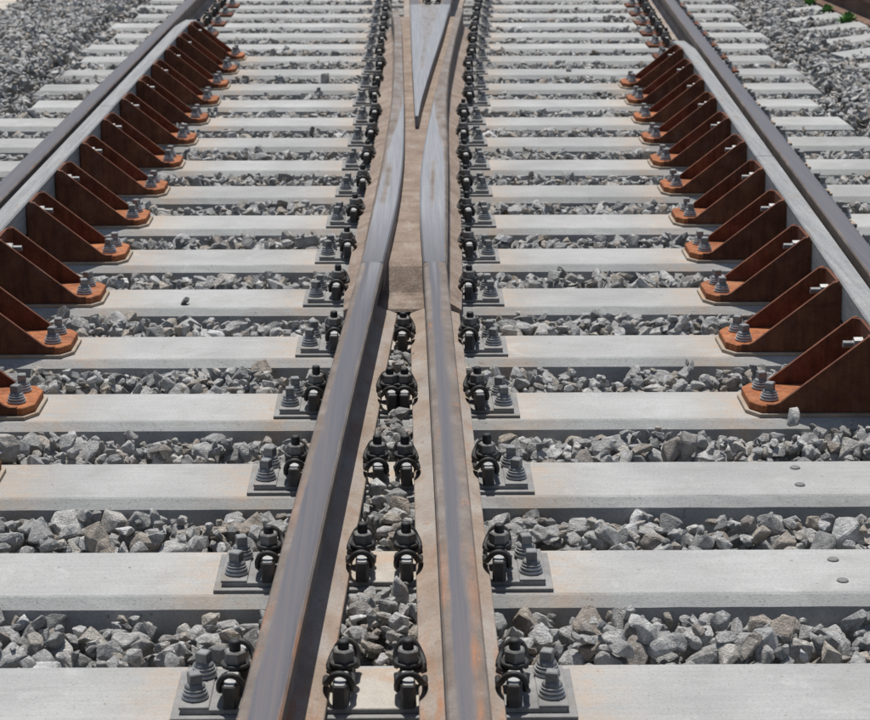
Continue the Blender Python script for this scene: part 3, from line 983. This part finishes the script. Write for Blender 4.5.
scatter(60000, 0.046, 0.092, 0.38)
scatter(70000, 0.030, 0.066, 0.42)
scatter(60000, 0.018, 0.042, 0.45)
scatter(5000, 0.034, 0.066, 0.45, 1.2, 1.5, 2.75, 6.2)
scatter(3500, 0.022, 0.045, 0.45, 1.2, 1.5, 2.75, 6.2)

# which ones show largest: size in the picture, lying on top, inside the frame
score = []
for i, (x, y, z, a, b, c, u, v, zc) in enumerate(stones):
    if not (5 < u < 865 and 40 < v < 715): continue
    i0 = int((x - X0) / CELL); j0 = int((y - YA) / CELL)
    if HM[j0, i0] > z + c * 0.95: continue
    n, dy = sleeper_at(x, y)
    if dy > 0 and dy > TOPW / 2 and z < -0.075: continue
    score.append((a / zc, i))
score.sort(reverse=True)
near_set = set(i for _, i in score[:298])

def rand_rot():
    e = Euler((rng.normal(0, 0.45), rng.normal(0, 0.45), rng.uniform(0, 6.283)))
    if rng.random() < 0.25: e = Euler((rng.uniform(0, 6.28), rng.uniform(0, 6.28), rng.uniform(0, 6.28)))
    return e
VV, FF, TT = [], [], []
base = 0
for i, (x, y, z, a, b, c, u, v, zc) in enumerate(stones):
    e = rand_rot()
    if i in near_set:
        me = PROTO_NEAR[int(rng.integers(len(PROTO_NEAR)))][0]
        o = put('stone', me, BED, (x, y, z))
        o.rotation_euler = e
        o.scale = (a * 1.05, a * 1.05, a * 1.05)
        continue
    _, V, F = (PROTO_NEAR if zc < 6.5 else PROTO)[int(rng.integers(24))]
    R = np.array(e.to_matrix())
    W = (V * np.array([a, b * 1.12, c * 1.25])) @ R.T + np.array([x, y, z])
    VV.append(W); FF.append(F + base); base += len(V)
    TT.append(np.full(len(V), rng.random(), dtype=np.float32))
VV = np.concatenate(VV); FF = np.concatenate(FF); TT = np.concatenate(TT)
me = bpy.data.meshes.new('gravel')
me.vertices.add(len(VV)); me.vertices.foreach_set('co', VV.astype(np.float32).ravel())
me.loops.add(FF.size); me.loops.foreach_set('vertex_index', FF.astype(np.int32).ravel())
me.polygons.add(len(FF)); me.polygons.foreach_set('loop_start', (np.arange(len(FF)) * 3).astype(np.int32))
at = me.attributes.new('tint', 'FLOAT', 'POINT'); at.data.foreach_set('value', TT)
me.materials.append(M_STONE)
me.polygons.foreach_set('use_smooth', np.zeros(len(FF), dtype=bool))
me.update(calc_edges=True)
me.validate()
tag(put('gravel', me, BED), kind='stuff')
print('stones', len(stones), 'tris', len(FF))

# single stones lying loose on sleepers and plates
LOOSE = [((0.708, 6.385, 0.010), 0.020, 3, 'dark broken stone chip lying on the sleeper left of the crossing'),
         ((2.395, 5.105, 0.014), 0.031, 7, 'grey stone standing against the nearest right bracket on the sleeper edge'),
         ((0.345, 6.262, -0.010), 0.040, 4, 'dark rounded stone leaning in front of a left bracket'),
         ((2.33, 11.88, 0.012), 0.030, 2, 'pale flat stone lying on the sleeper beyond the right brackets')]
for (p, s, k, lab) in LOOSE:
    o = put('loose_stone', PROTO_NEAR[k][0], None, p)
    o.rotation_euler = (0.5 * k, 0.3 * k, 1.1 * k)
    o.scale = (s, s * 0.8, s * 0.9)
    tag(o, lab, 'stone')

# ------------------------------------------------------------------ weeds along the rusty rail
def weed_mesh(seed, R):
    r = random.Random(seed)
    mb = MB()
    for k in range(120):
        az = r.uniform(0, 6.283); el = r.uniform(0.15, 1.4)
        L = R * r.uniform(0.55, 1.0)
        d = Vector((math.cos(az) * math.cos(el), math.sin(az) * math.cos(el), math.sin(el)))
        b = d * L * 0.55; tip = d * L + Vector((0, 0, -0.2 * L * (1 - math.sin(el))))
        side = Vector((-math.sin(az), math.cos(az), 0)) * L * r.uniform(0.14, 0.24)
        m = (b + tip) * 0.5 + Vector((0, 0, 0.05 * L))
        mb.add([b * 0.05, m - side, tip, m + side], [(0, 1, 2), (0, 2, 3)])
    return mb.mesh('weed', M_LEAF, None, False)
for i, ((x, y, R), lab) in enumerate([((4.315, 15.15, 0.085), 'bright green weed beside the brown rail, uppermost of the row'),
                                      ((4.335, 14.62, 0.09), 'green weed beside the brown rail, second from the top corner'),
                                      ((4.36, 14.02, 0.10), 'largest green weed beside the brown rail, lowest of the row'),
                                      ]):
    tag(put('weed', weed_mesh(i, R), None, (x, y, 0.02)), lab, 'weed', 'weeds beside the neighbouring rail')
